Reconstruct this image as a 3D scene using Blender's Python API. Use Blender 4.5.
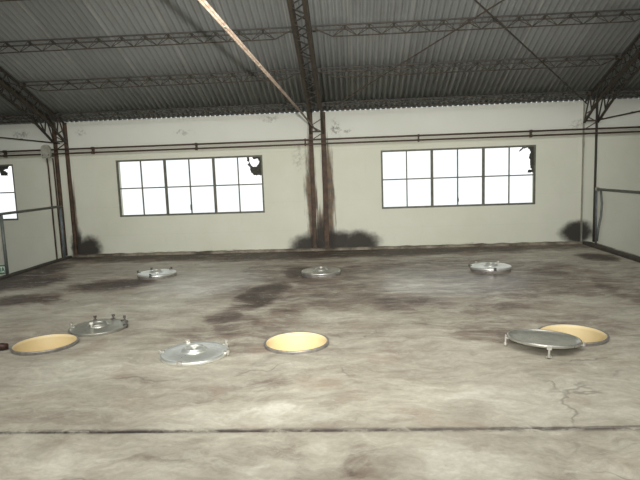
import bpy, bmesh, math, random
from mathutils import Vector, Matrix, noise as mnoise

for o in list(bpy.data.objects):
    bpy.data.objects.remove(o)
S = bpy.context.scene
COL = S.collection
PI = math.pi

# ------------------------------------------------------------------ camera
cd = bpy.data.cameras.new('camera')
cam = bpy.data.objects.new('camera', cd)
COL.objects.link(cam)
FW = Vector((-0.06127528, 0.99024409, -0.12514784))
RT = Vector((0.997744, 0.05732339, -0.03494181))
UP = Vector((0.02742703, 0.12700658, 0.99152261))
m = Matrix((RT, UP, -FW)).transposed().to_4x4()
m.translation = Vector((0, 0, 1.6))
cam.matrix_world = m
cd.sensor_fit = 'HORIZONTAL'
cd.sensor_width = 36.0
cd.lens = 550.0 / 640 * 36
cd.clip_start = 0.05
cd.clip_end = 200
S.camera = cam

# ------------------------------------------------------------------ sky, lamps, exposure
W = bpy.data.worlds.new('overcast_sky')
S.world = W
W.use_nodes = True
nt = W.node_tree
nt.nodes.clear()
n_out = nt.nodes.new('ShaderNodeOutputWorld')
n_bg = nt.nodes.new('ShaderNodeBackground')
n_tc = nt.nodes.new('ShaderNodeTexCoord')
n_sep = nt.nodes.new('ShaderNodeSeparateXYZ')
n_map = nt.nodes.new('ShaderNodeMapRange')
n_ramp = nt.nodes.new('ShaderNodeValToRGB')
n_map.inputs['From Min'].default_value = -1
n_map.inputs['From Max'].default_value = 1
nt.links.new(n_tc.outputs['Generated'], n_sep.inputs[0])
nt.links.new(n_sep.outputs['Z'], n_map.inputs['Value'])
nt.links.new(n_map.outputs[0], n_ramp.inputs[0])
nt.links.new(n_ramp.outputs[0], n_bg.inputs['Color'])
nt.links.new(n_bg.outputs[0], n_out.inputs[0])
r = n_ramp.color_ramp
r.elements[0].position = 0.36
r.elements[0].color = (0.22, 0.22, 0.20, 1)
r.elements[1].position = 0.47
r.elements[1].color = (0.95, 0.98, 1.0, 1)
n_bg.inputs['Strength'].default_value = 1.25

# unseen fill lamp under the roof, added to brighten floor and wall
ad = bpy.data.lights.new('overhead_fill', 'AREA')
ad.shape = 'RECTANGLE'
ad.size = 9
ad.size_y = 2.5
ad.energy = 385
ad.color = (1.0, 0.97, 0.90)
ao = bpy.data.objects.new('overhead_fill', ad)
COL.objects.link(ao)
ao.location = (-0.3, 1.0, 6.0)
ao.rotation_euler = (math.radians(12), 0, 0)

# the camera's flash
fd = bpy.data.lights.new('camera_flash', 'SPOT')
fd.energy = 1850
fd.color = (1.0, 0.97, 0.91)
fd.spot_size = math.radians(76)
fd.spot_blend = 1.0
fd.shadow_soft_size = 0.02
fo = bpy.data.objects.new('camera_flash', fd)
COL.objects.link(fo)
fo.location = (0.08, 0.03, 1.735)
fo.rotation_euler = Vector((-0.06, 0.99, 0.06)).to_track_quat('-Z', 'Y').to_euler()

S.view_settings.view_transform = 'Standard'
S.view_settings.look = 'None'
S.view_settings.gamma = 1
S.view_settings.use_curve_mapping = False
S.view_settings.exposure = 0.05

# ------------------------------------------------------------------ constants of the place
D = 11.009          # back wall
ZE = 2.7777         # roof height at the back wall
SL = 0.39           # roof slope
XL, XR = -5.936, 4.76   # floor edges
def roof(y): return ZE + SL * (D - y)

# ------------------------------------------------------------------ node helpers
def new_mat(name):
    mt = bpy.data.materials.new(name)
    mt.use_nodes = True
    t = mt.node_tree
    return mt, t, t.nodes['Principled BSDF']
class NT:
    def __init__(s, t): s.t = t
    def n(s, typ, **kw):
        nd = s.t.nodes.new(typ)
        for k, v in kw.items(): setattr(nd, k, v)
        return nd
    def link(s, a, b): s.t.links.new(a, b)
    def pos(s):
        return s.n('ShaderNodeNewGeometry').outputs['Position']
    def noise(s, vec, scale, detail=4, rough=0.55, stretch=None):
        if stretch:
            mp = s.n('ShaderNodeMapping'); mp.inputs['Scale'].default_value = stretch
            s.link(vec, mp.inputs['Vector']); vec = mp.outputs[0]
        nd = s.n('ShaderNodeTexNoise')
        nd.inputs['Scale'].default_value = scale
        nd.inputs['Detail'].default_value = detail
        nd.inputs['Roughness'].default_value = rough
        s.link(vec, nd.inputs['Vector'])
        return nd
    def rng(s, val, a, b, c=0.0, d=1.0, smooth=True):
        nd = s.n('ShaderNodeMapRange')
        if smooth: nd.interpolation_type = 'SMOOTHSTEP'
        for k, v in zip(('From Min', 'From Max', 'To Min', 'To Max'), (a, b, c, d)):
            nd.inputs[k].default_value = v
        s.link(val, nd.inputs['Value'])
        return nd.outputs[0]
    def math(s, op, a, b=None, clamp=False):
        nd = s.n('ShaderNodeMath', operation=op); nd.use_clamp = clamp
        for i, v in enumerate((a, b)):
            if v is None: continue
            if isinstance(v, (int, float)): nd.inputs[i].default_value = v
            else: s.link(v, nd.inputs[i])
        return nd.outputs[0]
    def mix(s, fac, a, b, blend='MIX'):
        nd = s.n('ShaderNodeMix', data_type='RGBA', blend_type=blend)
        for i, v in ((0, fac), (6, a), (7, b)):
            if isinstance(v, (int, float)): nd.inputs[i].default_value = v
            elif isinstance(v, tuple): nd.inputs[i].default_value = v if len(v) == 4 else v + (1,)
            else: s.link(v, nd.inputs[i])
        return nd.outputs[2]
    def warp(s, vec, scale, amt, stretch=None):
        nz = s.noise(vec, scale, 3, 0.6, stretch)
        sub = s.n('ShaderNodeVectorMath', operation='SUBTRACT')
        s.link(nz.outputs['Color'], sub.inputs[0]); sub.inputs[1].default_value = (.5, .5, .5)
        mu = s.n('ShaderNodeVectorMath', operation='SCALE'); mu.inputs['Scale'].default_value = amt
        s.link(sub.outputs[0], mu.inputs[0])
        ad = s.n('ShaderNodeVectorMath', operation='ADD')
        s.link(vec, ad.inputs[0]); s.link(mu.outputs[0], ad.inputs[1])
        return ad.outputs[0]
    def blob(s, vec, c, rad, rot=(0, 0, 0), inner=0.25):
        mp = s.n('ShaderNodeMapping', vector_type='TEXTURE')
        mp.inputs['Location'].default_value = c
        mp.inputs['Rotation'].default_value = rot
        mp.inputs['Scale'].default_value = rad
        s.link(vec, mp.inputs['Vector'])
        ln = s.n('ShaderNodeVectorMath', operation='LENGTH')
        s.link(mp.outputs[0], ln.inputs[0])
        return s.rng(ln.outputs['Value'], inner, 1.0, 1.0, 0.0)
    def blobs(s, vec, lst):
        acc = None
        for c, rad, rz, w in lst:
            b = s.math('MULTIPLY', s.blob(vec, c, rad, rz), w)
            acc = b if acc is None else s.math('MAXIMUM', acc, b)
        return acc

# ------------------------------------------------------------------ materials
def mat_plain(name, col, rough=0.6, metal=0.0, var=0.25, scale=12.0, col2=None):
    mt, t, b = new_mat(name); N = NT(t)
    nz = N.noise(N.pos(), scale, 5, 0.65)
    f = N.rng(nz.outputs[0], 0.3, 0.7)
    c2 = col2 or tuple(c * (1 - var) for c in col)
    N.link(N.mix(f, col, c2), b.inputs['Base Color'])
    b.inputs['Roughness'].default_value = rough
    b.inputs['Metallic'].default_value = metal
    return mt

def mat_floor():
    mt, t, b = new_mat('stained_concrete'); N = NT(t)
    P = N.pos()
    PW = N.warp(P, 1.1, 0.5)
    PW2 = N.warp(PW, 4.5, 0.16)
    big = N.noise(PW, 0.55, 6, 0.62, (0.8, 1.3, 1)).outputs[0]
    mid = N.noise(PW2, 2.2, 7, 0.68, (0.7, 1.5, 1)).outputs[0]
    fine = N.noise(P, 22, 5, 0.7).outputs[0]
    Z0 = (0, 0, 0)
    dark = N.blobs(PW2, [
        ((-0.9, 10.75, 0), (8.5, 1.20, 9), Z0, 1.1),
        ((-5.6, 8.7, 0), (0.7, 2.6, 9), Z0, 0.9),
        ((0.8, 7.9, 0), (5.0, 3.0, 9), Z0, 0.46),
        ((1.6, 5.4, 0), (2.0, 0.9, 9), Z0, 0.30),
        ((-1.2, 5.2, 0), (1.3, 1.2, 9), Z0, 0.30),
        ((-3.69, 7.95, 0), (1.01, 0.71, 9), (0, 0, 0.15), 0.8),
        ((-4.45, 7.08, 0), (0.88, 0.61, 9), Z0, 0.7),
        ((-5.22, 8.42, 0), (0.89, 1.07, 9), Z0, 0.8),
        ((-1.22, 7.06, 0), (0.45, 1.45, 9), (0, 0, -0.25), 0.85),
        ((-0.82, 8.45, 0), (0.54, 1.45, 9), (0, 0, 0.3), 0.8),
        ((-1.47, 5.96, 0), (0.29, 0.53, 9), Z0, 0.6),
        ((-1.27, 5.57, 0), (0.53, 0.77, 9), Z0, 0.45),
        ((-1.75, 4.01, 0), (0.33, 0.18, 9), Z0, 0.18),
        ((-0.72, 3.98, 0), (0.47, 0.27, 9), Z0, 0.27),
        ((-1.13, 3.75, 0), (0.13, 0.18, 9), Z0, 0.24),
        ((-1.17, 2.89, 0), (0.36, 0.10, 9), Z0, 0.24),
        ((-0.45, 3.02, 0), (0.31, 0.15, 9), Z0, 0.25),
        ((0.66, 6.55, 0), (0.88, 1.06, 9), Z0, 0.5),
        ((1.24, 5.14, 0), (0.54, 0.55, 9), Z0, 0.45),
        ((3.35, 6.91, 0), (0.48, 1.78, 9), Z0, 0.5),
        ((4.08, 9.39, 0), (0.43, 0.62, 9), Z0, 1.0),
        ((0.02, 4.10, 0), (0.40, 0.44, 9), Z0, 0.21),
        ((-0.01, 2.87, 0), (0.21, 0.30, 9), Z0, 0.33),
        ((1.22, 2.83, 0), (0.45, 0.30, 9), Z0, 0.25),
        ((2.99, 8.49, 0), (0.88, 1.12, 9), Z0, 0.45),
        ((-1.35, 4.84, 0), (1.06, 0.36, 9), Z0, 0.22),
        ((1.70, 6.23, 0), (0.48, 0.34, 9), Z0, 0.4),
        ((-0.75, 6.07, 0), (0.57, 0.82, 9), Z0, 0.4),
    ])
    light = N.blobs(PW2, [
        ((0.93, 7.29, 0), (0.89, 0.89, 9), Z0, 0.6),  # window sheen on the floor, put into the colour as a pale patch
        ((2.45, 6.38, 0), (0.65, 0.38, 9), Z0, 0.35),
        ((1.45, 6.65, 0), (0.66, 0.39, 9), Z0, 0.35),
        ((-2.42, 7.23, 0), (1.01, 1.23, 9), Z0, 0.5),
        ((-2.36, 4.31, 0), (0.59, 0.72, 9), Z0, 0.5),
        ((-0.83, 3.50, 0), (0.73, 0.29, 9), Z0, 0.6),
        ((1.06, 3.73, 0), (1.09, 0.56, 9), Z0, 0.55),
        ((-1.71, 2.93, 0), (0.34, 0.25, 9), Z0, 0.4),
        ((0.55, 2.89, 0), (0.41, 0.26, 9), Z0, 0.5),
        ((-0.55, 2.81, 0), (0.28, 0.16, 9), Z0, 0.5),
        ((-0.87, 4.61, 0), (0.19, 0.16, 9), Z0, 0.5),
        ((-2.03, 5.73, 0), (0.28, 0.30, 9), Z0, 0.35),
        ((-3.16, 6.35, 0), (0.56, 0.76, 9), Z0, 0.3),
    ])
    sml = N.noise(PW2, 5.5, 6, 0.70, (0.6, 1.6, 1)).outputs[0]
    nb = N.math('ADD', N.math('MULTIPLY', N.rng(big, 0.32, 0.68, 0, 1, False), 0.40),
                N.math('ADD', N.math('MULTIPLY', N.rng(mid, 0.32, 0.68, 0, 1, False), 0.34), N.math('MULTIPLY', N.rng(sml, 0.34, 0.66, 0, 1, False), 0.36)))
    ragged_ = N.math('MULTIPLY', N.math('SUBTRACT', N.math('ADD', N.math('MULTIPLY', mid, 0.6), N.math('MULTIPLY', sml, 0.4)), 0.5), 1.9)
    dk = N.math('MULTIPLY', N.rng(N.math('ADD', dark, ragged_), -0.10, 1.0), N.rng(dark, 0.0, 0.40))
    dk = N.math('MULTIPLY', dk, N.rng(dark, 0.0, 0.9, 0.34, 1.1, False))
    f = N.math('ADD', N.math('MULTIPLY', nb, 0.78), dk)
    f = N.math('SUBTRACT', f, N.math('MULTIPLY', light, 0.42))
    f = N.rng(f, 0.0, 1.35, 0, 1, False)
    ramp = N.n('ShaderNodeValToRGB')
    e = ramp.color_ramp
    e.elements[0].position = 0.0; e.elements[0].color = (0.74, 0.725, 0.62, 1)
    e.elements[1].position = 1.0; e.elements[1].color = (0.070, 0.052, 0.040, 1)
    for p_, c_ in ((0.16, (0.59, 0.565, 0.465, 1)), (0.34, (0.425, 0.395, 0.318, 1)), (0.52, (0.285, 0.24, 0.192, 1)), (0.75, (0.150, 0.120, 0.096, 1))):
        q = e.elements.new(p_); q.color = c_
    N.link(f, ramp.inputs[0])
    # warm brown tints, greenish bloom and chalky patches
    tint = N.rng(N.noise(PW, 1.7, 4, 0.6).outputs[0], 0.52, 0.70)
    c = N.mix(N.math('MULTIPLY', tint, 0.42), ramp.outputs[0], (0.36, 0.265, 0.19))
    chalk = N.rng(N.noise(PW2, 3.1, 6, 0.72, (0.5, 1.5, 1)).outputs[0], 0.56, 0.68)
    c = N.mix(N.math('MULTIPLY', chalk, 0.42), c, (0.66, 0.665, 0.565))
    speck = N.rng(N.noise(N.warp(P, 7, 0.12), 11, 6, 0.75, (0.7, 1.3, 1)).outputs[0], 0.57, 0.66)
    c = N.mix(N.math('MULTIPLY', speck, 0.30), c, (0.66, 0.63, 0.54))
    speck2 = N.rng(N.noise(N.warp(P, 6, 0.15), 9, 6, 0.75, (0.5, 1.4, 1)).outputs[0], 0.40, 0.31)
    c = N.mix(N.math('MULTIPLY', speck2, 0.30), c, (0.17, 0.135, 0.11))
    jd = N.n('ShaderNodeSeparateXYZ'); N.link(P, jd.inputs[0])
    jn = N.math('ABSOLUTE', N.math('SUBTRACT', jd.outputs['Y'], 3.235))
    c = N.mix(N.math('MULTIPLY', N.rng(jn, 0.0, 0.05, 1, 0), N.rng(sml, 0.35, 0.6)), c, (0.10, 0.082, 0.075))
    # cracks
    vor = N.n('ShaderNodeTexVoronoi', feature='DISTANCE_TO_EDGE'); vor.inputs['Scale'].default_value = 0.62
    N.link(N.warp(P, 2.5, 0.5), vor.inputs['Vector'])
    ck = N.rng(vor.outputs['Distance'], 0.0, 0.012, 1, 0)
    ckm = N.rng(N.noise(P, 0.9, 2).outputs[0], 0.52, 0.62)
    c = N.mix(N.math('MULTIPLY', N.math('MULTIPLY', ck, ckm), 0.5), c, (0.12, 0.10, 0.085))
    c = N.mix(N.rng(fine, 0.35, 0.7, 0, 0.22), c, (0.25, 0.22, 0.19))
    N.link(c, b.inputs['Base Color'])
    sheen = N.blob(PW2, (1.2, 7.7, 0), (2.2, 1.7, 9))
    rg = N.rng(N.math('MAXIMUM', sheen, N.blob(PW2, (-2.2, 8.0, 0), (1.2, 1.4, 9))), 0.0, 1.0, 0.66, 0.28, False)
    b.inputs['Specular IOR Level'].default_value = 0.35
    N.link(rg, b.inputs['Roughness'])
    bp = N.n('ShaderNodeBump'); bp.inputs['Strength'].default_value = 0.15; bp.inputs['Distance'].default_value = 0.01
    N.link(mid, bp.inputs['Height']); N.link(bp.outputs[0], b.inputs['Normal'])
    return mt

def mat_wall():
    mt, t, b = new_mat('limewashed_plaster'); N = NT(t)
    P = N.pos()
    sep = N.n('ShaderNodeSeparateXYZ'); N.link(P, sep.inputs[0])
    X, Zc = sep.outputs['X'], sep.outputs['Z']
    n1 = N.noise(P, 0.8, 5, 0.6).outputs[0]
    n2 = N.noise(P, 5, 6, 0.7, (1, 1, 0.35)).outputs[0]
    c = N.mix(N.rng(n1, 0.3, 0.7), (0.69, 0.70, 0.595), (0.635, 0.645, 0.53))
    c = N.mix(N.rng(n2, 0.55, 0.75, 0, 0.25), c, (0.55, 0.55, 0.46))
    # grey-white band above the pipes
    c = N.mix(N.rng(Zc, 2.1, 2.3, 0, 0.5), c, (0.68, 0.70, 0.67))
    # faint block joints
    for zz in (0.42, 1.0, 2.0):
        dd = N.math('ABSOLUTE', N.math('SUBTRACT', Zc, zz))
        c = N.mix(N.math('MULTIPLY', N.rng(dd, 0.0, 0.012, 0.18, 0), n1), c, (0.4, 0.4, 0.34))
    # rain marks under the eaves and scratches
    PW = N.warp(P, 9, 0.22)
    marks = N.blobs(PW, [
        ((-0.30, D, 2.42), (0.13, 9, 0.22), (0, 0, 0), 0.8),
        ((-0.10, D, 2.36), (0.22, 9, 0.05), (0, 0, 0), 0.7),
        ((-3.35, D, 2.45), (0.3, 9, 0.05), (0, 0, 0), 0.6),
        ((-5.45, D, 2.55), (0.12, 9, 0.12), (0, 0, 0), 0.55),
        ((-1.6, D, 2.65), (0.25, 9, 0.08), (0, 0, 0), 0.5),
        ((4.36, D, 2.3), (0.22, 9, 0.12), (0, 0, 0), 0.55),
        ((-1.05, D, 1.9), (0.16, 9, 0.4), (0, 0, 0), 0.35),
        ((-6.7, D, 2.55), (0.25, 9, 0.1), (0, 0, 0), 0.6),
    ])
    mk = N.rng(N.noise(P, 16, 5, 0.7).outputs[0], 0.42, 0.62)
    c = N.mix(N.math('MULTIPLY', marks, mk), c, (0.16, 0.15, 0.13))
    # rust bleeding along the column flanges
    PX = N.warp(P, 3.0, 0.12, (1, 1, 0.5))
    rust = N.blobs(PX, [
        ((-0.82, D, 1.05), (0.20, 9, 1.95), (0, 0, 0), 1.0),
        ((-0.47, D, 1.0), (0.21, 9, 1.95), (0, 0, 0), 1.0),
        ((-0.65, D, 0.3), (0.36, 9, 1.1), (0, 0, 0), 0.85),
        ((-5.72, D, 0.5), (0.09, 9, 1.6), (0, 0, 0), 0.8),
        ((4.47, D, 1.9), (0.05, 9, 0.35), (0, 0, 0), 0.6),
    ])
    stn = N.noise(P, 20, 6, 0.75, (1, 1, 0.05)).outputs[0]
    streak = N.rng(N.math('ADD', rust, N.math('MULTIPLY', N.math('SUBTRACT', stn, 0.5), 2.2)), 0.30, 0.95)
    streak = N.math('MULTIPLY', streak, N.rng(rust, 0.0, 0.2))
    rcol = N.mix(N.rng(N.noise(P, 6, 4).outputs[0], 0.35, 0.65), (0.150, 0.088, 0.048), (0.055, 0.039, 0.028))
    c = N.mix(N.math('MULTIPLY', streak, 0.92), c, rcol)
    # black mould at the foot of the wall
    PM = N.warp(N.warp(P, 3.0, 0.20), 12.0, 0.04)
    mould = N.blobs(PM, [
        ((0.12, D, 0.13), (0.62, 9, 0.37), (0, 0, 0), 1.0),
        ((-0.35, D, 0.15), (0.6, 9, 0.38), (0, 0, 0), 1.0),
        ((-0.88, D, 0.08), (0.62, 9, 0.42), (0, 0, 0), 0.95),
        ((-0.65, D, 0.25), (0.35, 9, 0.55), (0, 0, 0), 0.8),
        ((-5.50, D, 0.12), (0.46, 9, 0.46), (0, 0, 0), 1.0),
        ((-5.72, D, 0.15), (0.22, 9, 0.66), (0, 0, 0), 1.0),
        ((4.38, D, 0.22), (0.50, 9, 0.36), (0, 0, 0), 1.0),
        ((-2.6, D, -0.02), (3.4, 9, 0.10), (0, 0, 0), 0.55),
        ((2.2, D, -0.02), (2.6, 9, 0.09), (0, 0, 0), 0.5),
    ])
    mn = N.noise(P, 8, 6, 0.7).outputs[0]
    mm = N.rng(N.math('ADD', mould, N.math('MULTIPLY', N.math('SUBTRACT', mn, 0.5), 0.45)), 0.02, 0.95)
    mm = N.math('MULTIPLY', mm, N.rng(mould, 0.0, 0.30))
    c = N.mix(N.math('MULTIPLY', mm, 0.97), c, (0.024, 0.019, 0.015))
    N.link(c, b.inputs['Base Color'])
    b.inputs['Roughness'].default_value = 0.75
    bp = N.n('ShaderNodeBump'); bp.inputs['Strength'].default_value = 0.12; bp.inputs['Distance'].default_value = 0.01
    N.link(n2, bp.inputs['Height']); N.link(bp.outputs[0], b.inputs['Normal'])
    return mt

def mat_roof():
    mt, t, b = new_mat('grey_corrugated_sheet'); N = NT(t)
    P = N.pos()
    sep = N.n('ShaderNodeSeparateXYZ'); N.link(P, sep.inputs[0])
    ix = N.math('FLOOR', N.math('DIVIDE', sep.outputs['X'], 0.91))
    iy = N.math('FLOOR', N.math('DIVIDE', sep.outputs['Y'], 2.1))
    cmb = N.n('ShaderNodeCombineXYZ'); N.link(ix, cmb.inputs[0]); N.link(iy, cmb.inputs[1])
    wn = N.n('ShaderNodeTexWhiteNoise', noise_dimensions='2D'); N.link(cmb.outputs[0], wn.inputs['Vector'])
    c = N.mix(wn.outputs['Value'], (0.245, 0.258, 0.258), (0.30, 0.315, 0.312))
    fx = N.math('FRACT', N.math('DIVIDE', sep.outputs['X'], 0.91))
    c = N.mix(N.rng(fx, 0.0, 0.05, 0.5, 0), c, (0.44, 0.44, 0.42))
    d1 = N.noise(P, 2.0, 6, 0.7, (3, 0.6, 1)).outputs[0]
    c = N.mix(N.rng(d1, 0.45, 0.75, 0, 0.5), c, (0.19, 0.185, 0.165))
    N.link(c, b.inputs['Base Color'])
    b.inputs['Roughness'].default_value = 0.6
    return mt

def mat_lid(name='brushed_stainless', c1=(0.80, 0.82, 0.78), c2=(0.71, 0.73, 0.67)):
    mt, t, b = new_mat(name); N = NT(t)
    P = N.n('ShaderNodeTexCoord').outputs['Object']
    n1 = N.noise(P, 14, 6, 0.7).outputs[0]
    c = N.mix(N.rng(n1, 0.35, 0.7), c1, c2)
    N.link(c, b.inputs['Base Color'])
    b.inputs['Metallic'].default_value = 0.7
    N.link(N.rng(n1, 0.3, 0.7, 0.27, 0.35), b.inputs['Roughness'])
    return mt

def mat_glass():
    mt, t, b = new_mat('window_glass'); N = NT(t)
    out = t.nodes['Material Output']; t.nodes.remove(b)
    tr = N.n('ShaderNodeBsdfTransparent'); tr.inputs[0].default_value = (0.95, 0.96, 0.95, 1)
    gl = N.n('ShaderNodeBsdfGlossy'); gl.inputs['Roughness'].default_value = 0.08
    fr = N.n('ShaderNodeFresnel'); fr.inputs[0].default_value = 1.25
    mx = N.n('ShaderNodeMixShader')
    N.link(fr.outputs[0], mx.inputs[0]); N.link(tr.outputs[0], mx.inputs[1]); N.link(gl.outputs[0], mx.inputs[2])
    N.link(mx.outputs[0], out.inputs[0])
    return mt

M_FLOOR, M_WALL, M_ROOF, M_LID, M_GLASS = mat_floor(), mat_wall(), mat_roof(), mat_lid(), mat_glass()
M_LIDD = mat_lid('darkened_stainless', (0.56, 0.56, 0.51), (0.46, 0.46, 0.41))  # darker copy of the lid steel; gives the middle lid its dark reflection
M_RUST = mat_plain('rusty_steel', (0.115, 0.070, 0.042), 0.75, 0.0, scale=9, col2=(0.050, 0.036, 0.028))
M_RUSTY_DARK = mat_plain('dark_steel', (0.046, 0.044, 0.040), 0.7, 0.0, scale=8, col2=(0.062, 0.054, 0.040))
M_TRUSS = mat_plain('truss_steel', (0.070, 0.056, 0.040), 0.75, 0.0, scale=9, col2=(0.040, 0.035, 0.029))
M_PIPE = mat_plain('brown_painted_pipe', (0.085, 0.050, 0.036), 0.55, 0.0, scale=6, col2=(0.055, 0.040, 0.032))
M_TIE = mat_plain('pale_flaking_bar', (0.34, 0.29, 0.235), 0.6, 0.0, scale=20, col2=(0.22, 0.155, 0.11))
M_FRAME = mat_plain('grey_green_window_steel', (0.15, 0.15, 0.115), 0.6, 0.0, scale=10, col2=(0.09, 0.085, 0.065))
M_RAIL = mat_plain('grey_green_rail_paint', (0.20, 0.225, 0.20), 0.5, 0.2, scale=10, col2=(0.14, 0.16, 0.15))
M_RAILBLUE = mat_plain('blue_grey_post_paint', (0.20, 0.235, 0.25), 0.5, 0.2, scale=10, col2=(0.13, 0.15, 0.16))
M_CREAM = mat_plain('cream_tank_lining', (0.84, 0.71, 0.43), 0.5, 0.0, scale=5, col2=(0.82, 0.66, 0.36))
M_RING = mat_plain('dull_steel_ring', (0.42, 0.41, 0.39), 0.45, 0.6, scale=16, col2=(0.28, 0.26, 0.24))
M_CLAMP = mat_plain('pale_clamp_metal', (0.70, 0.69, 0.64), 0.35, 0.6, scale=30, col2=(0.45, 0.43, 0.38))
M_CLAMPD = mat_plain('dark_clamp_metal', (0.13, 0.12, 0.11), 0.5, 0.4, scale=30)
M_KNOB = mat_plain('white_knob', (0.80, 0.78, 0.70), 0.4, 0.0, var=0.1)
M_BOX = mat_plain('pale_grey_box', (0.42, 0.42, 0.35), 0.6, 0.0, scale=10, col2=(0.30, 0.29, 0.24))
M_CURB = mat_plain('dirty_concrete_edge', (0.075, 0.066, 0.052), 0.8, 0.0, scale=6, col2=(0.045, 0.04, 0.034))
M_COVE = mat_plain('dirty_plaster_lip', (0.34, 0.31, 0.24), 0.85, 0.0, scale=2.5, col2=(0.085, 0.068, 0.05))
M_JOINT = mat_plain('joint_dirt', (0.055, 0.045, 0.038), 0.9)
M_FILM = mat_plain('blackened_film', (0.075, 0.075, 0.055), 0.9, 0.0, scale=30, col2=(0.03, 0.03, 0.025))
M_HOSE = mat_plain('dark_brown_rubber', (0.060, 0.026, 0.016), 0.5, 0.0, scale=18)
M_SIGNW = mat_plain('sign_white', (0.72, 0.80, 0.72), 0.5, 0.0, var=0.05)
M_SIGNG = mat_plain('sign_green', (0.02, 0.17, 0.07), 0.5, 0.0, var=0.1)
M_CONC = mat_plain('lower_concrete', (0.24, 0.22, 0.18), 0.8, 0.0, scale=3)

# ------------------------------------------------------------------ mesh helpers
def obj(name, bm, mat, parent=None, smooth=False, loc=None):
    me = bpy.data.meshes.new(name)
    bmesh.ops.recalc_face_normals(bm, faces=bm.faces[:])
    bm.to_mesh(me); bm.free()
    me.materials.append(mat)
    if smooth:
        for p in me.polygons: p.use_smooth = True
    o = bpy.data.objects.new(name, me)
    COL.objects.link(o)
    if parent: o.parent = parent
    if loc: o.location = loc
    return o
def thing(name, label, cat, loc=(0, 0, 0), group=None, rot=(0, 0, 0)):
    o = bpy.data.objects.new(name, None)
    COL.objects.link(o)
    o.empty_display_size = 0.1
    o.location = loc; o.rotation_euler = rot
    tag(o, label, cat, group)
    return o
def tag(o, label, cat, group=None):
    o['label'] = label; o['category'] = cat
    if group: o['group'] = group
    return o
def structure(o, label=None, cat=None):
    o['kind'] = 'structure'
    if label: o['label'] = label
    if cat: o['category'] = cat
    return o
def rebase(root):
    """shift children so that they keep their place under an Empty that is not at the origin"""
    for ch in root.children:
        ch.location = Vector(ch.location) - root.location
def B(): return bmesh.new()
def box(bm, x0, x1, y0, y1, z0, z1):
    vs = [bm.verts.new((x, y, z)) for x in (x0, x1) for y in (y0, y1) for z in (z0, z1)]
    for f in ((0, 1, 3, 2), (4, 6, 7, 5), (0, 4, 5, 1), (2, 3, 7, 6), (0, 2, 6, 4), (1, 5, 7, 3)):
        bm.faces.new([vs[i] for i in f])
def frame_of(a, b, hint=(0, 0, 1)):
    d = (Vector(b) - Vector(a)).normalized()
    h = Vector(hint)
    if abs(d.dot(h)) > 0.98: h = Vector((0, 1, 0)) if abs(d.y) < 0.9 else Vector((1, 0, 0))
    s = d.cross(h).normalized()
    return d, s, s.cross(d).normalized()
def bar(bm, a, b, w, h, hint=(0, 0, 1)):
    a, b = Vector(a), Vector(b)
    d, s, u = frame_of(a, b, hint)
    q = [(-w / 2, -h / 2), (w / 2, -h / 2), (w / 2, h / 2), (-w / 2, h / 2)]
    A = [bm.verts.new(a + s * i + u * j) for i, j in q]
    E = [bm.verts.new(b + s * i + u * j) for i, j in q]
    bm.faces.new(A[::-1]); bm.faces.new(E)
    for i in range(4): bm.faces.new((A[i], A[(i + 1) % 4], E[(i + 1) % 4], E[i]))
def angle_bar(bm, a, b, leg, th, sx, su, hint=(0, 0, 1)):
    """steel angle: two thin legs meeting at the line a-b, opening towards sx, su"""
    a, b = Vector(a), Vector(b)
    d, s, u = frame_of(a, b, hint)
    pts = [(0, 0), (leg * sx, 0), (leg * sx, th * su), (th * sx, th * su), (th * sx, leg * su), (0, leg * su)]
    A = [bm.verts.new(a + s * i + u * j) for i, j in pts]
    E = [bm.verts.new(b + s * i + u * j) for i, j in pts]
    bm.faces.new(A[::-1]); bm.faces.new(E)
    for i in range(6): bm.faces.new((A[i], A[(i + 1) % 6], E[(i + 1) % 6], E[i]))
def tube(bm, pts, r, n=10, caps=True):
    pts = [Vector(p) for p in pts]
    rings = []
    for i, p in enumerate(pts):
        if i == 0: d = pts[1] - p
        elif i == len(pts) - 1: d = p - pts[i - 1]
        else: d = (pts[i + 1] - p).normalized() + (p - pts[i - 1]).normalized()
        d.normalize()
        h = Vector((0, 0, 1)) if abs(d.z) < 0.9 else Vector((0, 1, 0))
        s = d.cross(h).normalized(); u = s.cross(d)
        rr = r[i] if isinstance(r, (list, tuple)) else r
        rings.append([bm.verts.new(p + (s * math.cos(2 * PI * k / n) + u * math.sin(2 * PI * k / n)) * rr) for k in range(n)])
    for a, b in zip(rings, rings[1:]):
        for k in range(n): bm.faces.new((a[k], a[(k + 1) % n], b[(k + 1) % n], b[k]))
    if caps:
        bm.faces.new(rings[0][::-1]); bm.faces.new(rings[-1])
def lathe(bm, prof, n=48, closed=False, c=(0, 0, 0)):
    """profile of (r, z); r = 0 makes a pole"""
    c = Vector(c); rings = []
    for r_, z in prof:
        if r_ < 1e-6: rings.append([bm.verts.new(c + Vector((0, 0, z)))])
        else: rings.append([bm.verts.new(c + Vector((r_ * math.cos(2 * PI * k / n), r_ * math.sin(2 * PI * k / n), z))) for k in range(n)])
    pairs = list(zip(rings, rings[1:]))
    if closed: pairs.append((rings[-1], rings[0]))
    for a, b in pairs:
        if len(a) == 1 and len(b) == 1: continue
        for k in range(n):
            k2 = (k + 1) % n
            if len(a) == 1: bm.faces.new((a[0], b[k2], b[k]))
            elif len(b) == 1: bm.faces.new((a[k], a[k2], b[0]))
            else: bm.faces.new((a[k], a[k2], b[k2], b[k]))

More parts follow.
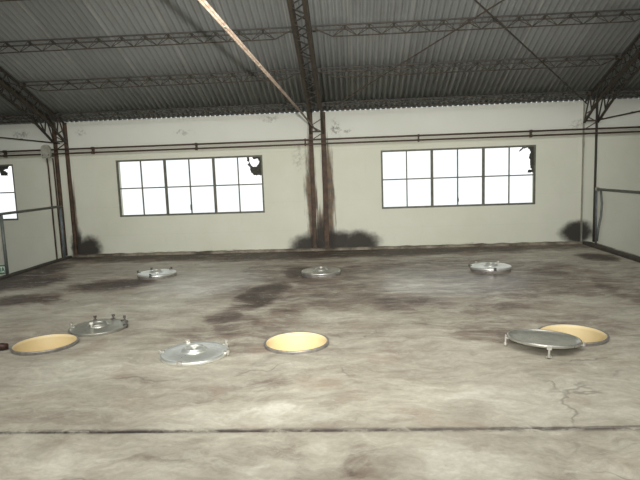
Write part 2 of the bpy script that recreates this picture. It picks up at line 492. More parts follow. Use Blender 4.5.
# ------------------------------------------------------------------ setting: floor
HATCH = {'fl': (-3.03, 5.03), 'cen': (-0.558, 4.945), 'fr': (1.99, 5.05), 'bl': (-3.185, 8.57), 'bc': (-0.52, 8.40), 'br': (2.08, 8.44)}
JY = 3.225
def joint(x, side):
    w = 0.012 + 0.008 * mnoise.noise((x * 1.3, 3.0, side)) + 0.010 * max(0, mnoise.noise((x * 6, 7.0, side)))
    bow = 0.045 * ((x + 0.4) / 2.2) ** 2 if x > -0.4 else 0.0
    return JY + min(bow, 0.10) + side * w + 0.012 * mnoise.noise((x * 0.9, 1.0, 0))
def slab(bm, y_low, y_high, holes):
    xs = [XL + (XR - XL) * i / 160 for i in range(161)]
    lo = [Vector((x, y_low(x), 0)) for x in xs]; hi = [Vector((x, y_high(x), 0)) for x in xs]
    loop = lo + hi[::-1]
    vs = [bm.verts.new(p) for p in loop]
    es = [bm.edges.new((vs[i], vs[(i + 1) % len(vs)])) for i in range(len(vs))]
    for cx, cy in holes:
        hv = [bm.verts.new((cx + 0.286 * math.cos(2 * PI * k / 40), cy + 0.286 * math.sin(2 * PI * k / 40), 0)) for k in range(40)]
        es += [bm.edges.new((hv[k], hv[(k + 1) % 40])) for k in range(40)]
    bmesh.ops.triangle_fill(bm, use_beauty=True, edges=es)
    bot = [bm.verts.new(v.co - Vector((0, 0, 1.0))) for v in vs]
    for i in range(len(vs)):
        j = (i + 1) % len(vs)
        bm.faces.new((vs[i], bot[i], bot[j], vs[j]))
bm = B()
slab(bm, lambda x: joint(x, 1), lambda x: D + 0.0, HATCH.values())
slab(bm, lambda x: -4.0, lambda x: joint(x, -1), [])
floor = structure(obj('floor', bm, M_FLOOR), 'stained bare concrete floor with a long joint across the front', 'floor')
bm = B(); box(bm, XL + 0.01, XR - 0.01, JY - 0.08, JY + 0.18, -0.12, -0.045)
structure(obj('trim_1', bm, M_JOINT), 'dark dirt-filled joint across the floor in the foreground', 'floor joint')
bm = B(); box(bm, -11.5, XL, -4, D, -1.3, -1.0); box(bm, XR, 10, -4, D, -1.3, -1.0)
structure(obj('floor_lower', bm, M_CONC), 'lower concrete floor beyond the raised slab edges', 'floor')
# raised edges of the slab
def rough_strip(bm, a, b, w, h, n, seed, amp=0.012):
    a, b = Vector(a), Vector(b)
    d = (b - a).normalized(); s = Vector((d.y, -d.x, 0))
    rings = []
    for i in range(n + 1):
        p = a + (b - a) * i / n
        k = amp * mnoise.noise((i * 0.35, seed, 0)); k2 = amp * mnoise.noise((i * 0.5, seed + 9, 0))
        prof = [(-w / 2, -0.002), (-w / 2 + k2, h * 0.7 + k), (-w / 4, h + k), (w / 4, h + k2), (w / 2 - k, h * 0.7 + k2), (w / 2, -0.002)]
        rings.append([bm.verts.new(p + s * x + Vector((0, 0, z))) for x, z in prof])
    for r0, r1 in zip(rings, rings[1:]):
        for k in range(5): bm.faces.new((r0[k], r0[k + 1], r1[k + 1], r1[k]))
        bm.faces.new((r0[5], r0[0], r1[0], r1[5]))
    bm.faces.new(rings[0]); bm.faces.new(rings[-1][::-1])
bm = B(); rough_strip(bm, (-5.86, -3.9, 0), (-5.86, D - 0.12, 0), 0.12, 0.04, 90, 1)
structure(obj('trim_2', bm, M_CURB), 'dark dirty raised edge along the left side of the floor', 'edge')
bm = B(); rough_strip(bm, (4.51, -3.9, 0), (4.51, D - 0.12, 0), 0.14, 0.055, 90, 4)
structure(obj('trim_3', bm, M_CURB), 'dark dirty raised edge along the right side of the floor', 'edge')
bm = B(); rough_strip(bm, (XL + 0.15, D - 0.045, 0), (4.5, D - 0.045, 0), 0.11, 0.05, 140, 7, 0.018)
structure(obj('baseboard_back', bm, M_COVE), 'rough crumbling plaster lip along the foot of the back wall', 'baseboard')

# ------------------------------------------------------------------ setting: back wall with three window openings
WZ0, WZ1 = 0.797, 1.950
WINS = [(-4.777, -1.776), (0.576, 3.570), (-9.94, -6.94)]
bm = B()
xs = sorted([-11.5, 10.0] + [v for w_ in WINS for v in w_])
for x0, x1 in zip(xs, xs[1:]):
    hole = any(abs(x0 - a) < 1e-6 for a, _ in WINS)
    if hole:
        box(bm, x0, x1, D, D + 0.2, -1.3, WZ0); box(bm, x0, x1, D, D + 0.2, WZ1, 2.60)
    else:
        box(bm, x0, x1, D, D + 0.2, -1.3, 2.60)
box(bm, -11.5, 10, D, D + 0.06, 2.60, 2.748)
structure(obj('wall_back', bm, M_WALL), 'cream limewashed back wall with rust streaks and black mould', 'wall')

bm = B(); box(bm, -11.7, -11.5, -4, D + 0.06, -1.3, 7.2)  # unseen end walls, added to limit the sky light coming in
structure(obj('wall_left', bm, M_CONC), 'unseen far left end wall of the shed, added to limit the light', 'wall')
bm = B(); box(bm, 10.0, 10.2, -4, D + 0.06, -1.3, 7.2)
structure(obj('wall_right', bm, M_CONC), 'unseen far right end wall of the shed, added to limit the light', 'wall')
bm = B(); box(bm, -11.7, 10.2, -4.2, -4.0, -1.3, 2.9)  # unseen wall, added to cut the sky light from behind
structure(obj('wall_front', bm, M_CONC), 'unseen wall behind the photographer, added to hold back sky light', 'wall')
# ------------------------------------------------------------------ setting: corrugated roof
bm = B()
PITCH, AMP = 0.10, 0.027
y_stops = [D + 0.10, 9.0, 7.0, 4.5, 2.4, -0.5]
cols = []
nx = int((10 + 11.5) / (PITCH / 8))
for i in range(nx + 1):
    x = -11.5 + i * PITCH / 8
    dz = AMP * math.cos(2 * PI * i / 8) + 0.012
    cols.append([bm.verts.new((x, y, roof(y) + dz)) for y in y_stops])
for a, b_ in zip(cols, cols[1:]):
    for k in range(len(y_stops) - 1): bm.faces.new((a[k], a[k + 1], b_[k + 1], b_[k]))
ceil = obj('ceiling', bm, M_ROOF, smooth=True)
sm = ceil.modifiers.new('thickness', 'SOLIDIFY'); sm.thickness = 0.006; sm.offset = 1
structure(ceil, 'grey corrugated sheet roof sloping up from the back wall', 'roof')

# ------------------------------------------------------------------ windows
def ragged(bm, outline, y, th):
    f = [bm.verts.new((x, y, z)) for x, z in outline]
    g = [bm.verts.new((x, y + th, z)) for x, z in outline]
    es = [bm.edges.new((f[i], f[(i + 1) % len(f)])) for i in range(len(f))]
    eg = [bm.edges.new((g[i], g[(i + 1) % len(g)])) for i in range(len(g))]
    bmesh.ops.triangle_fill(bm, use_beauty=True, edges=es)
    bmesh.ops.triangle_fill(bm, use_beauty=True, edges=eg)
    for i in range(len(f)):
        j = (i + 1) % len(f); bm.faces.new((f[i], f[j], g[j], g[i]))
def jag(pts, amp, seed, step=0.014):
    """subdivide a closed outline and roughen it"""
    out = []
    rnd = random.Random(seed)
    for (x0, z0), (x1, z1) in zip(pts, pts[1:] + pts[:1]):
        n = max(1, int(math.hypot(x1 - x0, z1 - z0) / step))
        for i in range(n):
            t_ = i / n
            out.append((x0 + (x1 - x0) * t_ + rnd.uniform(-amp, amp), z0 + (z1 - z0) * t_ + rnd.uniform(-amp, amp)))
    return out
def window(name, x0, x1, label):
    w = thing(name, label, 'window', ((x0 + x1) / 2, D, WZ0))
    w['kind'] = 'structure'
    y0, y1 = D + 0.004, D + 0.045
    t = 0.030
    bm = B()
    box(bm, x0, x1, y0, y1, WZ0, WZ0 + t); box(bm, x0, x1, y0, y1, WZ1 - t, WZ1)
    box(bm, x0, x0 + t, y0, y1, WZ0 + t, WZ1 - t); box(bm, x1 - t, x1, y0, y1, WZ0 + t, WZ1 - t)
    third = (x1 - x0) / 3
    for k in (1, 2): box(bm, x0 + k * third - 0.020, x0 + k * third + 0.020, y0, y1, WZ0 + t, WZ1 - t)
    obj('window_frame', bm, M_FRAME, w)
    zm = (WZ0 + WZ1) / 2
    for k in range(3):
        a = x0 + k * third + (t if k == 0 else 0.020); b = x0 + (k + 1) * third - (t if k == 2 else 0.020)
        bm = B()
        s = 0.006
        box(bm, a, b, y0 + 0.008, y1 - 0.006, WZ0 + t, WZ0 + t + s); box(bm, a, b, y0 + 0.008, y1 - 0.006, WZ1 - t - s, WZ1 - t)
        box(bm, a, a + s, y0 + 0.008, y1 - 0.006, WZ0 + t + s, WZ1 - t - s); box(bm, b - s, b, y0 + 0.008, y1 - 0.006, WZ0 + t + s, WZ1 - t - s)
        mx = (a + b) / 2
        box(bm, mx - 0.011, mx + 0.011, y0 + 0.006, y1 - 0.006, WZ0 + t + s, WZ1 - t - s)
        box(bm, a + s, mx - 0.011, y0 + 0.006, y1 - 0.006, zm - 0.012, zm + 0.012)
        box(bm, mx + 0.011, b - s, y0 + 0.006, y1 - 0.006, zm - 0.012, zm + 0.012)
        ca = obj('casement', bm, M_FRAME, w)
        bm = B()
        broken = (k == 2)
        yy = D + 0.030
        cells = [(a + s, mx - 0.011, WZ0 + t + s, zm - 0.012), (mx + 0.011, b - s, WZ0 + t + s, zm - 0.012), (a + s, mx - 0.011, zm + 0.012, WZ1 - t - s)]
        if not broken: cells.append((mx + 0.011, b - s, zm + 0.012, WZ1 - t - s))
        for c0, c1, d0, d1 in cells: box(bm, c0, c1, yy, yy + 0.003, d0, d1)
        g = obj('glazing', bm, M_GLASS, ca)
        if k == 1:
            bm = B()
            box(bm, mx - 0.018, mx + 0.018, y0 - 0.012, y0 + 0.006, WZ0 + 0.10, WZ0 + 0.16)
            tube(bm, [(mx, y0 - 0.012, WZ0 + 0.13), (mx, y0 - 0.035, WZ0 + 0.13), (mx - 0.005, y0 - 0.04, WZ0 + 0.21)], 0.008, 8)
            obj('latch', bm, M_FRAME, ca)
    for ch in w.children: ch.location = -w.location
    return w
w1 = window('window_1', *WINS[0], 'steel framed window of twelve panes left of the rusty middle column')
w2 = window('window_2', *WINS[1], 'steel framed window of twelve panes right of the rusty middle column')
w3 = window('window_3', *WINS[2], 'steel framed window cut by the left edge of the photo')
xr = WINS[0][1] - 0.03; zt = WZ1 - 0.03
bm = B()
ragged(bm, jag([(xr, zt), (xr, zt - 0.37), (xr - 0.16, zt - 0.37), (xr - 0.22, zt - 0.30), (xr - 0.235, zt - 0.20), (xr - 0.28, zt - 0.16), (xr - 0.25, zt - 0.10), (xr - 0.29, zt - 0.07), (xr - 0.285, zt),
                (xr - 0.24, zt), (xr - 0.24, zt - 0.07), (xr - 0.235, zt - 0.12), (xr - 0.18, zt - 0.20), (xr - 0.10, zt - 0.20), (xr - 0.06, zt - 0.14), (xr - 0.04, zt - 0.10), (xr - 0.07, zt - 0.03), (xr - 0.16, zt - 0.05), (xr - 0.17, zt)], 0.008, 5), D + 0.030, 0.006)
obj('torn_film', bm, M_FILM, w1, loc=-w1.location)
xr = WINS[1][1] - 0.03
bm = B()
ragged(bm, jag([(xr, zt), (xr, zt - 0.50), (xr - 0.12, zt - 0.50), (xr - 0.10, zt - 0.45), (xr - 0.03, zt - 0.44), (xr - 0.07, zt - 0.40), (xr - 0.07, zt - 0.26), (xr - 0.095, zt - 0.20), (xr - 0.06, zt - 0.10), (xr - 0.12, zt - 0.02),
                (xr - 0.20, zt - 0.035), (xr - 0.27, zt - 0.09), (xr - 0.29, zt - 0.08), (xr - 0.22, zt - 0.01), (xr - 0.12, zt)], 0.008, 8), D + 0.030, 0.006)
obj('torn_film', bm, M_FILM, w2, loc=-w2.location)
xr = WINS[2][1] - 0.03
bm = B()
ragged(bm, jag([(xr - 0.08, zt), (xr - 0.10, zt - 0.06), (xr - 0.20, zt - 0.08), (xr - 0.12, zt - 0.14), (xr - 0.12, zt - 0.20), (xr - 0.26, zt - 0.19), (xr - 0.28, zt - 0.10), (xr - 0.36, zt - 0.07), (xr - 0.38, zt)], 0.008, 11), D + 0.030, 0.006)
obj('torn_film', bm, M_FILM, w3, loc=-w3.location)

# ------------------------------------------------------------------ columns
COLX = {'left': (-5.98, -5.75), 'mid': (-0.785, -0.54), 'right': (4.45, 4.69)}
def column(key, label, wid, mats):
    a, b = COLX[key]
    t = thing('lattice_column', label, 'column', ((a + b) / 2, D, 0), 'lattice columns on the back wall')
    for x, w_, mt in ((a, wid[0], mats[0]), (b, wid[1], mats[1])):
        bm = B(); box(bm, x - w_ / 2, x + w_ / 2, D - 0.045, D + 0.0, 0.03, ZE - 0.04)
        box(bm, x - w_ / 2, x - w_ / 2 + 0.008, D - 0.075, D - 0.045, 0.03, ZE - 0.04)
        obj('chord', bm, mt, t)
    bm = B()
    z = 2.2
    s = 0
    while z + 0.14 < ZE - 0.05:
        p, q = ((a, D - 0.03, z), (b, D - 0.03, z + 0.14))
        if s: p, q = ((b, D - 0.03, z), (a, D - 0.03, z + 0.14))
        bar(bm, p, q, 0.016, 0.016); z += 0.14; s ^= 1
    obj('lacing', bm, M_RUST, t)
    rebase(t)
column('left', 'rusty twin-flange wall column at the left corner beside the junction box', (0.05, 0.05), (M_RUST, M_RUST))
column('mid', 'heavily rusted twin-flange column between the two large windows', (0.075, 0.095), (M_RUST, M_RUST))
column('right', 'thin rusty twin-flange wall column at the right end of the floor', (0.02, 0.03), (M_BOX, M_RUSTY_DARK))

# ------------------------------------------------------------------ roof trusses (box lattice rafters)
YTOP = 2.45
def rafter(key, label, half):
    a, b = COLX[key]; c = (a + b) / 2
    t = thing('roof_truss', label, 'truss', (c, D - 0.05, 2.35), 'lattice roof trusses')
    dep = 0.285
    xl, xr_ = c - half, c + half
    top = lambda y: roof(y) - 0.055
    bot = lambda y: roof(y) - 0.055 - dep
    for x, sx in ((xl, 1), (xr_, -1)):
        bm = B(); angle_bar(bm, (x, D - 0.02, top(D - 0.02)), (x, YTOP, top(YTOP)), 0.05, 0.007, -sx, -1); obj('top_chord', bm, M_TRUSS, t)
        bm = B(); angle_bar(bm, (x, 10.30, bot(10.30)), (x, YTOP, bot(YTOP)), 0.05, 0.007, -sx, 1); obj('bottom_chord', bm, M_TRUSS, t)
        bm = B(); bar(bm, (x, D - 0.05, 2.33), (x, 10.30, bot(10.30)), 0.035, 0.035); obj('knee_brace', bm, M_TRUSS, t)
    def zig(bm, A, Bf, pitch, rad):
        ys = []; y = 10.32
        while y > YTOP: ys.append(y); y -= pitch
        for i in range(len(ys) - 1):
            p = A(ys[i]) if i % 2 == 0 else Bf(ys[i]); q = Bf(ys[i + 1]) if i % 2 == 0 else A(ys[i + 1])
            bar(bm, p, q, rad, rad)
    for nm, A, Bf, pitch in (('bottom_lacing', lambda y: (xl + .01, y, bot(y) + .008), lambda y: (xr_ - .01, y, bot(y) + .008), 0.17),
                             ('top_lacing', lambda y: (xl + .01, y, top(y) - .008), lambda y: (xr_ - .01, y, top(y) - .008), 0.22),
                             ('side_lacing', lambda y: (xl + .012, y, bot(y) + .01), lambda y: (xl + .012, y, top(y) - .01), 0.16),
                             ('side_lacing', lambda y: (xr_ - .012, y, bot(y) + .01), lambda y: (xr_ - .012, y, top(y) - .01), 0.16)):
        bm = B(); zig(bm, A, Bf, pitch, 0.014); obj(nm, bm, M_RUSTY_DARK, t)
    bm = B()
    for x in (xl, xr_):
        bar(bm, (x, D - 0.06, 2.36), (x, D - 0.28, top(D - 0.28)), 0.02, 0.02)
        bar(bm, (x, D - 0.28, top(D - 0.28)), (x, D - 0.36, 2.53), 0.02, 0.02)
        bar(bm, (x, D - 0.36, 2.53), (x, 10.30, top(10.30)), 0.02, 0.02)
    bar(bm, (xl, D - 0.1, 2.36), (xr_, D - 0.1, 2.36), 0.03, 0.03)
    obj('knee_lacing', bm, M_TRUSS, t)
    rebase(t)
rafter('left', 'rusty lattice roof truss on the left, rising from the corner column', 0.125)
rafter('mid', 'rusty lattice roof truss rising from the column between the windows', 0.125)
rafter('right', 'rusty lattice roof truss on the right, above the right handrail', 0.125)

# tie rods at column-head height
def tie(x, label, y0, sep, rad, mt, z=2.375):
    t = thing('tie_rod', label, 'tie rod', (x, y0, z), 'tie rods at the column heads')
    for s in (-1, 1):
        bm = B(); tube(bm, [(x + s * sep, D - 0.12, z - 0.02), (x + s * sep, 7, z), (x + s * sep, YTOP - 2.5, z)], rad, 8); obj('bar', bm, mt, t, smooth=True)
    y = y0 - 0.3
    while y > -0.4:
        bm = B(); box(bm, x - sep, x + sep, y - 0.02, y + 0.02, z - 0.006, z + 0.006); obj('spacer', bm, mt, t); y -= 1.1
    rebase(t)
tie(-5.85, 'thin dark horizontal tie rod leaving the left corner column', D, 0.010, 0.012, M_RUST, 2.345)
tie(-0.65, 'long pale rusty tie rod reaching overhead from the middle column', D, 0.0085, 0.0065, M_TIE)
tie(4.67, 'thin dark horizontal tie rod leaving the right column', D, 0.010, 0.012, M_RUST, 2.385)

# ------------------------------------------------------------------ purlins
ROWY = [10.72, 9.61, 8.53, 7.45]
ROWN = ['lowest, against the eaves', 'second up from the eaves', 'third up from the eaves', 'highest in view']
BAYS = [(-0.54 + 0.01, 4.45 - 0.01, 'in the bay over the right window'), (-5.74, -0.785 - 0.01, 'in the bay over the left window'),
        (-11.3, -5.99, 'beyond the left truss'), (4.70, 9.8, 'beyond the right truss')]
CLIP = {}
def purlin(row, bay):
    y = ROWY[row]; x0, x1, where = BAYS[bay]
    zt_ = roof(y) - 0.03
    t = thing('lattice_purlin', 'dark lattice purlin %s, %s' % (where, ROWN[row]), 'purlin', ((x0 + x1) / 2, y, zt_), 'lattice purlins under the roof sheets')
    nrm = Vector((0, -SL, -1)).normalized(); alg = Vector((0, 1, -SL)).normalized()
    c = Vector((0, y, zt_))
    up_, dn = c - alg * 0.045, c + alg * 0.035 + nrm * 0.02
    bt = c + Vector((0, 0, -0.135 if row else -0.10))
    for p, r_ in ((up_, 0.012), (dn, 0.012)):
        bm = B(); bar(bm, (x0, p.y, p.z), (x1, p.y, p.z), 0.020, 0.020); obj('top_chord', bm, M_RUSTY_DARK, t)
    bm = B(); tube(bm, [(x0, up_.y, up_.z - 0.02), (x0 + 0.30, bt.y, bt.z), (x1 - 0.30, bt.y, bt.z), (x1, up_.y, up_.z - 0.02)], 0.009, 6); obj('bottom_chord', bm, M_TRUSS, t)
    bm = B()
    n = max(2, int(round((x1 - x0 - 0.6) / 0.18)))
    if n % 2: n += 1
    px = [x0 + 0.30 + (x1 - x0 - 0.60) * i / n for i in range(n + 1)]
    for i in range(n):
        p = (px[i], bt.y, bt.z) if i % 2 == 0 else (px[i], dn.y, dn.z)
        q = (px[i + 1], dn.y, dn.z) if i % 2 == 0 else (px[i + 1], bt.y, bt.z)
        tube(bm, [p, q], 0.0055, 5, False)
        p2 = (p[0], up_.y, up_.z) if i % 2 else p
        q2 = (q[0], up_.y, up_.z) if i % 2 == 0 else q
        tube(bm, [p2, q2], 0.0055, 5, False)
    obj('lacing', bm, M_RUSTY_DARK, t)
    k = 0
    for i in range(1, n, 2):
        if bay > 1 and i % 4 == 1: continue
        if 'c' not in CLIP:
            bm = B(); bar(bm, up_ - c, dn - c, 0.03, 0.026); o = obj('clip', bm, M_RUSTY_DARK); CLIP['c'] = o
        else:
            o = CLIP['c'].copy(); COL.objects.link(o)
        o.parent = t; o.location = (px[i], y, zt_)
    # cleats at the two ends
    for xe, s in ((x0, 1), (x1, -1)):
        bm = B(); box(bm, min(xe, xe + s * 0.05), max(xe, xe + s * 0.05), y - 0.06, y + 0.05, zt_ - 0.05, zt_ + 0.012); obj('cleat', bm, M_RUSTY_DARK, t)
    rebase(t)
for bay in (0, 1):
    for row in range(4): purlin(row, bay)
for bay in (2, 3):
    for row in (0, 1): purlin(row, bay)

# ------------------------------------------------------------------ roof bracing rods
def brace(a, b, label):
    t = thing('brace_rod', label, 'brace rod', a, 'crossed brace rods under the roof')
    bm = B(); tube(bm, [a, b], 0.011, 8); obj('rod', bm, M_TRUSS, t)
    d = (Vector(b) - Vector(a)).normalized()
    bm = B(); p = Vector(a) + d * 0.9; tube(bm, [p, p + d * 0.03, p + d * 0.17, p + d * 0.20], [0.012, 0.018, 0.018, 0.012], 8); obj('turnbuckle', bm, M_TRUSS, t)
    rebase(t)
def on_roof(x, y, dz): return (x, y, roof(y) - dz)
brace(on_roof(-0.40, 10.53, .23), on_roof(4.36, 5.40, .23), 'thin brace rod rising to the right from the middle truss')
brace(on_roof(4.36, 10.66, .255), on_roof(-0.50, 5.40, .255), 'thin brace rod rising to the left from the right truss')

# ------------------------------------------------------------------ wall pipes, brackets, box, conduits
PY = D - 0.105
for z, lab in ((2.205, 'upper of the two brown pipes running along the back wall'), (2.120, 'lower of the two brown pipes running along the back wall')):
    bm = B()
    tube(bm, [(-11.3, PY, z), (9.8, PY, z)], 0.018, 10)
    o = tag(obj('wall_pipe', bm, M_PIPE, smooth=True), lab, 'pipe', 'pipes along the back wall')
BR = [(-7.04, 'pipe bracket at the far left, above the window cut by the frame'), (-5.20, 'pipe bracket just right of the left corner column'),
      (-3.08, 'pipe bracket above the middle of the left window'), (-0.90, 'pipe bracket just left of the rusty middle column'),
      (1.31, 'pipe bracket above the left part of the right window'), (3.45, 'pipe bracket above the right end of the right window')]
for x, lab in BR:
    t = thing('pipe_bracket', lab, 'bracket', (x, D, 2.16), 'brackets on the wall pipes')
    bm = B(); box(bm, x - 0.012, x + 0.012, PY + 0.02, D, 2.09, 2.235); obj('back_plate', bm, M_PIPE, t)
    bm = B(); lathe(bm, [(0.0185, -0.014), (0.026, -0.014), (0.026, 0.014), (0.0185, 0.014)], 12, True)
    bmesh.ops.rotate(bm, verts=bm.verts[:], cent=(0, 0, 0), matrix=Matrix.Rotation(PI / 2, 3, 'Y'))
    bmesh.ops.translate(bm, verts=bm.verts[:], vec=(x, PY, 2.205)); c1 = obj('clamp_ring', bm, M_PIPE, t)
    c2 = c1.copy(); COL.objects.link(c2); c2.parent = t; c2.location = (0, 0, -0.085)
    rebase(t)

# junction box with domed top and two conduits
jx, jz = -6.10, 2.04
t = thing('junction_box', 'pale grey rounded junction box hanging where the pipes meet the left column', 'junction box', (jx, D - 0.13, jz))
bm = B()
prof = [(-0.085, 0), (0.085, 0), (0.10, 0.08), (0.098, 0.18), (0.07, 0.24), (0.025, 0.265), (-0.04, 0.26), (-0.08, 0.235), (-0.10, 0.18), (-0.10, 0.07)]
f = [bm.verts.new((x, -0.09, z)) for x, z in prof]; g = [bm.verts.new((x, -0.03, z)) for x, z in prof]
bm.faces.new(f); bm.faces.new(g[::-1])
for i in range(len(f)): bm.faces.new((f[i], g[i], g[(i + 1) % len(f)], f[(i + 1) % len(f)]))
bmesh.ops.bevel(bm, geom=bm.edges[:], offset=0.008, segments=2, affect='EDGES')
body = obj('body', bm, M_BOX, t)
for sx in (-0.06, 0.06):
    bm = B(); tube(bm, [(sx, -0.098, 0.06), (sx, -0.088, 0.06)], 0.012, 8); obj('screw', bm, M_RUSTY_DARK, body)
bm = B(); box(bm, -0.05, 0.05, -0.03, 0.13, 0.03, 0.06); obj('mounting_strap', bm, M_RUSTY_DARK, t)
for xt, lab in ((-6.17, 'outer of the two thin conduits dropping from the junction box'), (-6.05, 'inner of the two thin conduits dropping from the junction box, next to the column')):
    bm = B(); tube(bm, [(xt, D - 0.06, 2.04), (xt, D - 0.045, 1.9), (xt, D - 0.045, -0.95)], 0.016, 8)
    tag(obj('conduit', bm, M_RUST, smooth=True), lab, 'conduit', 'conduits under the junction box')

# ------------------------------------------------------------------ handrails
def handrail_left():
    t = thing('handrail', 'grey-green tube handrail along the left floor edge, beside the column', 'handrail', (-5.92, D - 0.2, 0), 'handrails at the floor edges')
    x = -5.93
    bm = B(); tube(bm, [(x, D - 0.14, 1.06), (x, 2.8, 1.06)], 0.024, 10); obj('top_rail', bm, M_RAIL, t, smooth=True)
    for i, y in enumerate((D - 0.17, 8.94, 6.9, 4.9, 2.9)):
        bm = B(); tube(bm, [(x, y, 0.0), (x, y, 1.035)], 0.026, 10); obj('post', bm, M_RAILBLUE if i == 0 else M_RAIL, t, smooth=True)
        bm = B(); box(bm, x - 0.05, x + 0.05, y - 0.05, y + 0.05, 0.0, 0.012); obj('foot_plate', bm, M_RUSTY_DARK, t)
    rebase(t)
    return t
def handrail_right():
    t = thing('handrail', 'grey-green tube handrail along the right floor edge, with a bent post', 'handrail', (4.55, D - 0.2, 0), 'handrails at the floor edges')
    x = 4.695
    bm = B(); tube(bm, [(x, D - 0.12, 1.06), (x, 2.8, 1.06)], 0.026, 10); obj('top_rail', bm, M_RAIL, t, smooth=True)
    bm = B(); lathe(bm, [(0, -0.045), (0.03, -0.04), (0.045, 0), (0.035, 0.035), (0, 0.045)], 12, c=(x, D - 0.12, 1.06)); obj('joint_ball', bm, M_BOX, t, smooth=True)
    bm = B(); tube(bm, [(x - 0.005, D - 0.13, 0.0), (x - 0.02, D - 0.13, 1.03)], 0.018, 10); obj('post', bm, M_RAILBLUE, t, smooth=True)
    bm = B(); tube(bm, [(x + 0.05, D - 0.16, 1.04), (x + 0.075, D - 0.16, 0.78), (x + 0.065, D - 0.16, 0.55), (x + 0.02, D - 0.16, 0.28), (x + 0.0, D - 0.16, 0.06)], 0.021, 10); obj('bent_post', bm, M_RAIL, t, smooth=True)
    for y in (7.9, 5.4, 2.9):
        bm = B(); tube(bm, [(x, y, 0.0), (x, y, 1.03)], 0.024, 10); obj('post', bm, M_RAIL, t, smooth=True)
    rebase(t)
handrail_left(); handrail_right()

# sign hung at the foot of the left rail's second post
FONT = {'D': [[(0, 0), (0, 7), (3, 7), (4.4, 5.6), (4.4, 1.4), (3, 0), (0, 0)]],
        'A': [[(0, 0), (2.2, 7), (4.4, 0)], [(0.9, 2.4), (3.5, 2.4)]],
        'I': [[(1, 0), (1, 7)]], 'L': [[(0, 7), (0, 0), (3.8, 0)]],
        'S': [[(4.2, 6.2), (3, 7), (1, 7), (0, 5.8), (0.4, 4.3), (3.8, 2.8), (4.2, 1.2), (3, 0), (1, 0), (0, 0.9)]]}
def sign():
    x1, y, z0, h, w_ = -5.965, 8.955, 0.035, 0.15, 0.46
    t = thing('hanging_sign', 'small green and white sign hanging by the foot of the left handrail post', 'sign', (x1 - w_ / 2, y, z0))
    bm = B(); box(bm, x1 - w_, x1, y, y + 0.006, z0, z0 + h); obj('board', bm, M_SIGNW, t)
    bm = B()
    box(bm, x1 - w_, x1, y - 0.002, y, z0, z0 + 0.022); box(bm, x1 - w_, x1, y - 0.002, y, z0 + h - 0.022, z0 + h)
    box(bm, x1 - 0.008, x1, y - 0.002, y, z0 + 0.022, z0 + h - 0.022); box(bm, x1 - w_, x1 - w_ + 0.008, y - 0.002, y, z0 + 0.022, z0 + h - 0.022)
    obj('border', bm, M_SIGNG, t)
    bm = B(); sc = 0.078 / 7; cx = x1 - 0.02 - 4.4 * sc
    for ch in reversed('SALIDA'):
        wd = 2.0 if ch == 'I' else 4.4
        for st in FONT[ch]:
            for p, q in zip(st, st[1:]):
                bar(bm, (cx + p[0] * sc, y - 0.002, z0 + 0.036 + p[1] * sc), (cx + q[0] * sc, y - 0.002, z0 + 0.036 + q[1] * sc), 0.012, 0.004, (0, 1, 0))
        cx -= (wd if ch != 'I' else 2.0) * sc + 0.022 + (0 if ch != 'A' else 0.0)
        if ch in 'I': cx -= 0.012
    obj('lettering', bm, M_SIGNG, t)
    bm = B(); tube(bm, [(x1 + 0.01, y + 0.003, z0 + 0.11), (x1 - 0.02, y + 0.009, z0 + 0.11)], 0.004, 6); obj('wire', bm, M_RUSTY_DARK, t)
    rebase(t)
sign()

# ------------------------------------------------------------------ tank hatches
def hatch(key, label, opened):
    cx, cy = HATCH[key]
    t = thing('tank_manhole', label, 'hatch', (cx, cy, 0), 'tank hatches in the floor')
    bm = B()
    lathe(bm, [(0.284, -0.04), (0.284, 0.030), (0.292, 0.035), (0.302, 0.032), (0.305, 0.024), (0.300, 0.019), (0.299, 0.0), (0.298, -0.002), (0.2855, -0.002), (0.2855, -0.04)], 56, True)
    obj('rim', bm, M_RING, t, smooth=True)
    bm = B()
    lathe(bm, [(0.282, 0.031), (0.280, 0.0), (0.279, -0.20), (0.270, -0.34), (0.20, -0.38), (0, -0.39), (0, -0.41), (0.21, -0.40), (0.277, -0.36), (0.2835, -0.20), (0.2838, 0.031)], 56, True)
    obj('neck', bm, M_CREAM, t, smooth=True)['label'] = 'cream lined throat'
    return t
hatch('fl', 'open tank hatch with cream throat, leftmost, near the left frame edge', True)
hatch('cen', 'open tank hatch with cream throat in the middle of the floor', True)
hatch('fr', 'open tank hatch with cream throat behind the tilted lid', True)
hatch('bl', 'closed tank hatch under the bluish lid before the left window', False)
hatch('bc', 'closed tank hatch under the grey lid before the middle column', False)
hatch('br', 'closed tank hatch under the bluish lid before the right window', False)

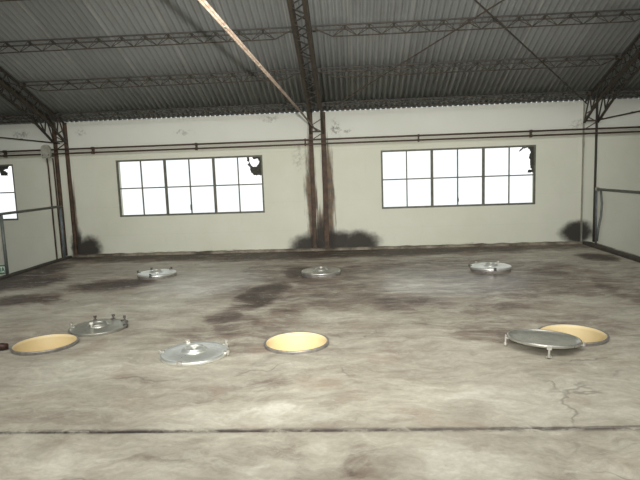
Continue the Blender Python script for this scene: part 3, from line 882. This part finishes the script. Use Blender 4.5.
# ------------------------------------------------------------------ tank lids
def lid(label, loc, angs, rot=(0, 0, 0), dark=(), R=0.305, knob=(0, 0), crown=0.030, boss=True, clamp_h=0.05, knob_h=1.0, mat=None):
    t = thing('manhole_cover', label, 'cover', loc, 'stainless lids of the tank hatches', rot)
    bm = B()
    lathe(bm, [(0, crown), (0.10, crown - 0.002), (0.18, crown * 0.72), (0.25, crown * 0.36), (0.283, 0.012), (0.292, 0.014), (0.302, 0.010), (R, 0.0), (R, -0.014), (R - 0.006, -0.018),
               (R - 0.012, -0.014), (R - 0.014, -0.004), (0.25, crown * 0.36 - 0.006), (0.18, crown * 0.72 - 0.006), (0.10, crown - 0.008), (0, crown - 0.006)], 64)
    obj('plate', bm, mat or M_LID, t, smooth=True)
    if boss:
        bm = B()
        lathe(bm, [(0.112, crown - 0.006), (0.112, crown + 0.004), (0.094, crown + 0.008), (0.090, crown + 0.022), (0.083, crown + 0.026), (0.076, crown + 0.020), (0.072, crown + 0.006), (0.0, crown + 0.004)], 40)
        bs = obj('centre_boss', bm, mat or M_LID, t, smooth=True)
        bm = B(); z = crown
        k_ = knob_h
        lathe(bm, [(0, z + 0.004), (0.011, z + 0.004), (0.010, z + 0.030 * k_), (0.020, z + 0.036 * k_), (0.023, z + 0.046 * k_), (0.018, z + 0.055 * k_), (0, z + 0.058 * k_)], 20, c=(knob[0], knob[1], 0))
        obj('knob', bm, M_KNOB, bs, smooth=True)
    for k, a in enumerate(angs):
        a = math.radians(a); ca, sa = math.cos(a), math.sin(a)
        mt = M_CLAMPD if k in dark else M_CLAMP
        def P(r_, s_, z): return Vector((ca * r_ - sa * s_, sa * r_ + ca * s_, z))
        ch = clamp_h[k] if isinstance(clamp_h, (list, tuple)) else clamp_h
        bm = B()
        bar(bm, P(R - 0.028, 0, 0.016), P(R + 0.020, 0, 0.010), 0.030, 0.012)
        bar(bm, P(R + 0.013, 0.014, -0.016), P(R + 0.013, 0.014, 0.020), 0.012, 0.006, (ca, sa, 0)); bar(bm, P(R + 0.013, -0.014, -0.016), P(R + 0.013, -0.014, 0.020), 0.012, 0.006, (ca, sa, 0))
        cl = obj('clamp', bm, mt, t)
        bm = B()
        tube(bm, [P(R + 0.012, 0, -0.010), P(R + 0.012, 0, ch)], 0.0095, 8)
        tube(bm, [P(R + 0.012, 0, ch - 0.022), P(R + 0.012, 0, ch)], 0.016, 8)
        bar(bm, P(R + 0.012, -0.019, ch - 0.006), P(R + 0.012, 0.019, ch - 0.006), 0.010, 0.014)
        obj('wing_nut', bm, mt, cl)
    return t
lid('bluish stainless lid on the closed hatch before the left window', (*HATCH['bl'], 0.0535), [125, 62, -88, 178], dark=(0, 1, 2, 3), crown=0.022, knob_h=0.7, clamp_h=0.045)
lid('stainless lid, dark reflection put into its grey colour, on the closed hatch before the middle column', (*HATCH['bc'], 0.0535), [-112], crown=0.022, knob_h=0.8, clamp_h=0.03, mat=M_LIDD)  # darker steel stands in for the dark wall mirrored here
lid('bluish stainless lid on the closed hatch before the right window', (*HATCH['br'], 0.0535), [120, 55, -92, 175], dark=(2, 3), crown=0.022, knob_h=0.7, clamp_h=0.035)
lid('greenish stainless lid lying flat between left and middle open hatches', (-1.455, 4.70, 0.0185), [118, 40, -8, -98, 180], crown=0.026, knob_h=0.45, clamp_h=(0.03, 0.05, 0.035, 0.03, 0.03))
lid('stainless lid with dark clamps lying behind the leftmost open hatch', (-2.75, 5.58, 0.0185), [122, 84, 52, 5, 182], dark=(0, 1, 2, 3), knob=(-0.03, -0.10), R=0.288, crown=0.026, clamp_h=0.06, mat=M_LIDD)
lid('stainless lid turned upside down on its clamps before the right open hatch', (1.635, 4.77, 0.073), [101, 188, -85, 25], rot=(PI + math.radians(-3.5), math.radians(3.0), 0), crown=0.024, clamp_h=(0.082, 0.078, 0.012, 0.02), knob_h=0.5, mat=M_LIDD)

# dark hose end at the left frame edge
bm = B()
pts = [(-3.335, 4.92, 0.036), (-3.375, 4.905, 0.037), (-3.60, 4.85, 0.037), (-3.85, 4.82, 0.037), (-4.2, 4.9, 0.037), (-4.6, 5.1, 0.037)]
tube(bm, pts, [0.026, 0.036, 0.036, 0.036, 0.036, 0.036], 14)
tag(obj('rubber_hose', bm, M_HOSE, smooth=True), 'dark brown thick hose end beside the leftmost open hatch, cut by the frame', 'hose')
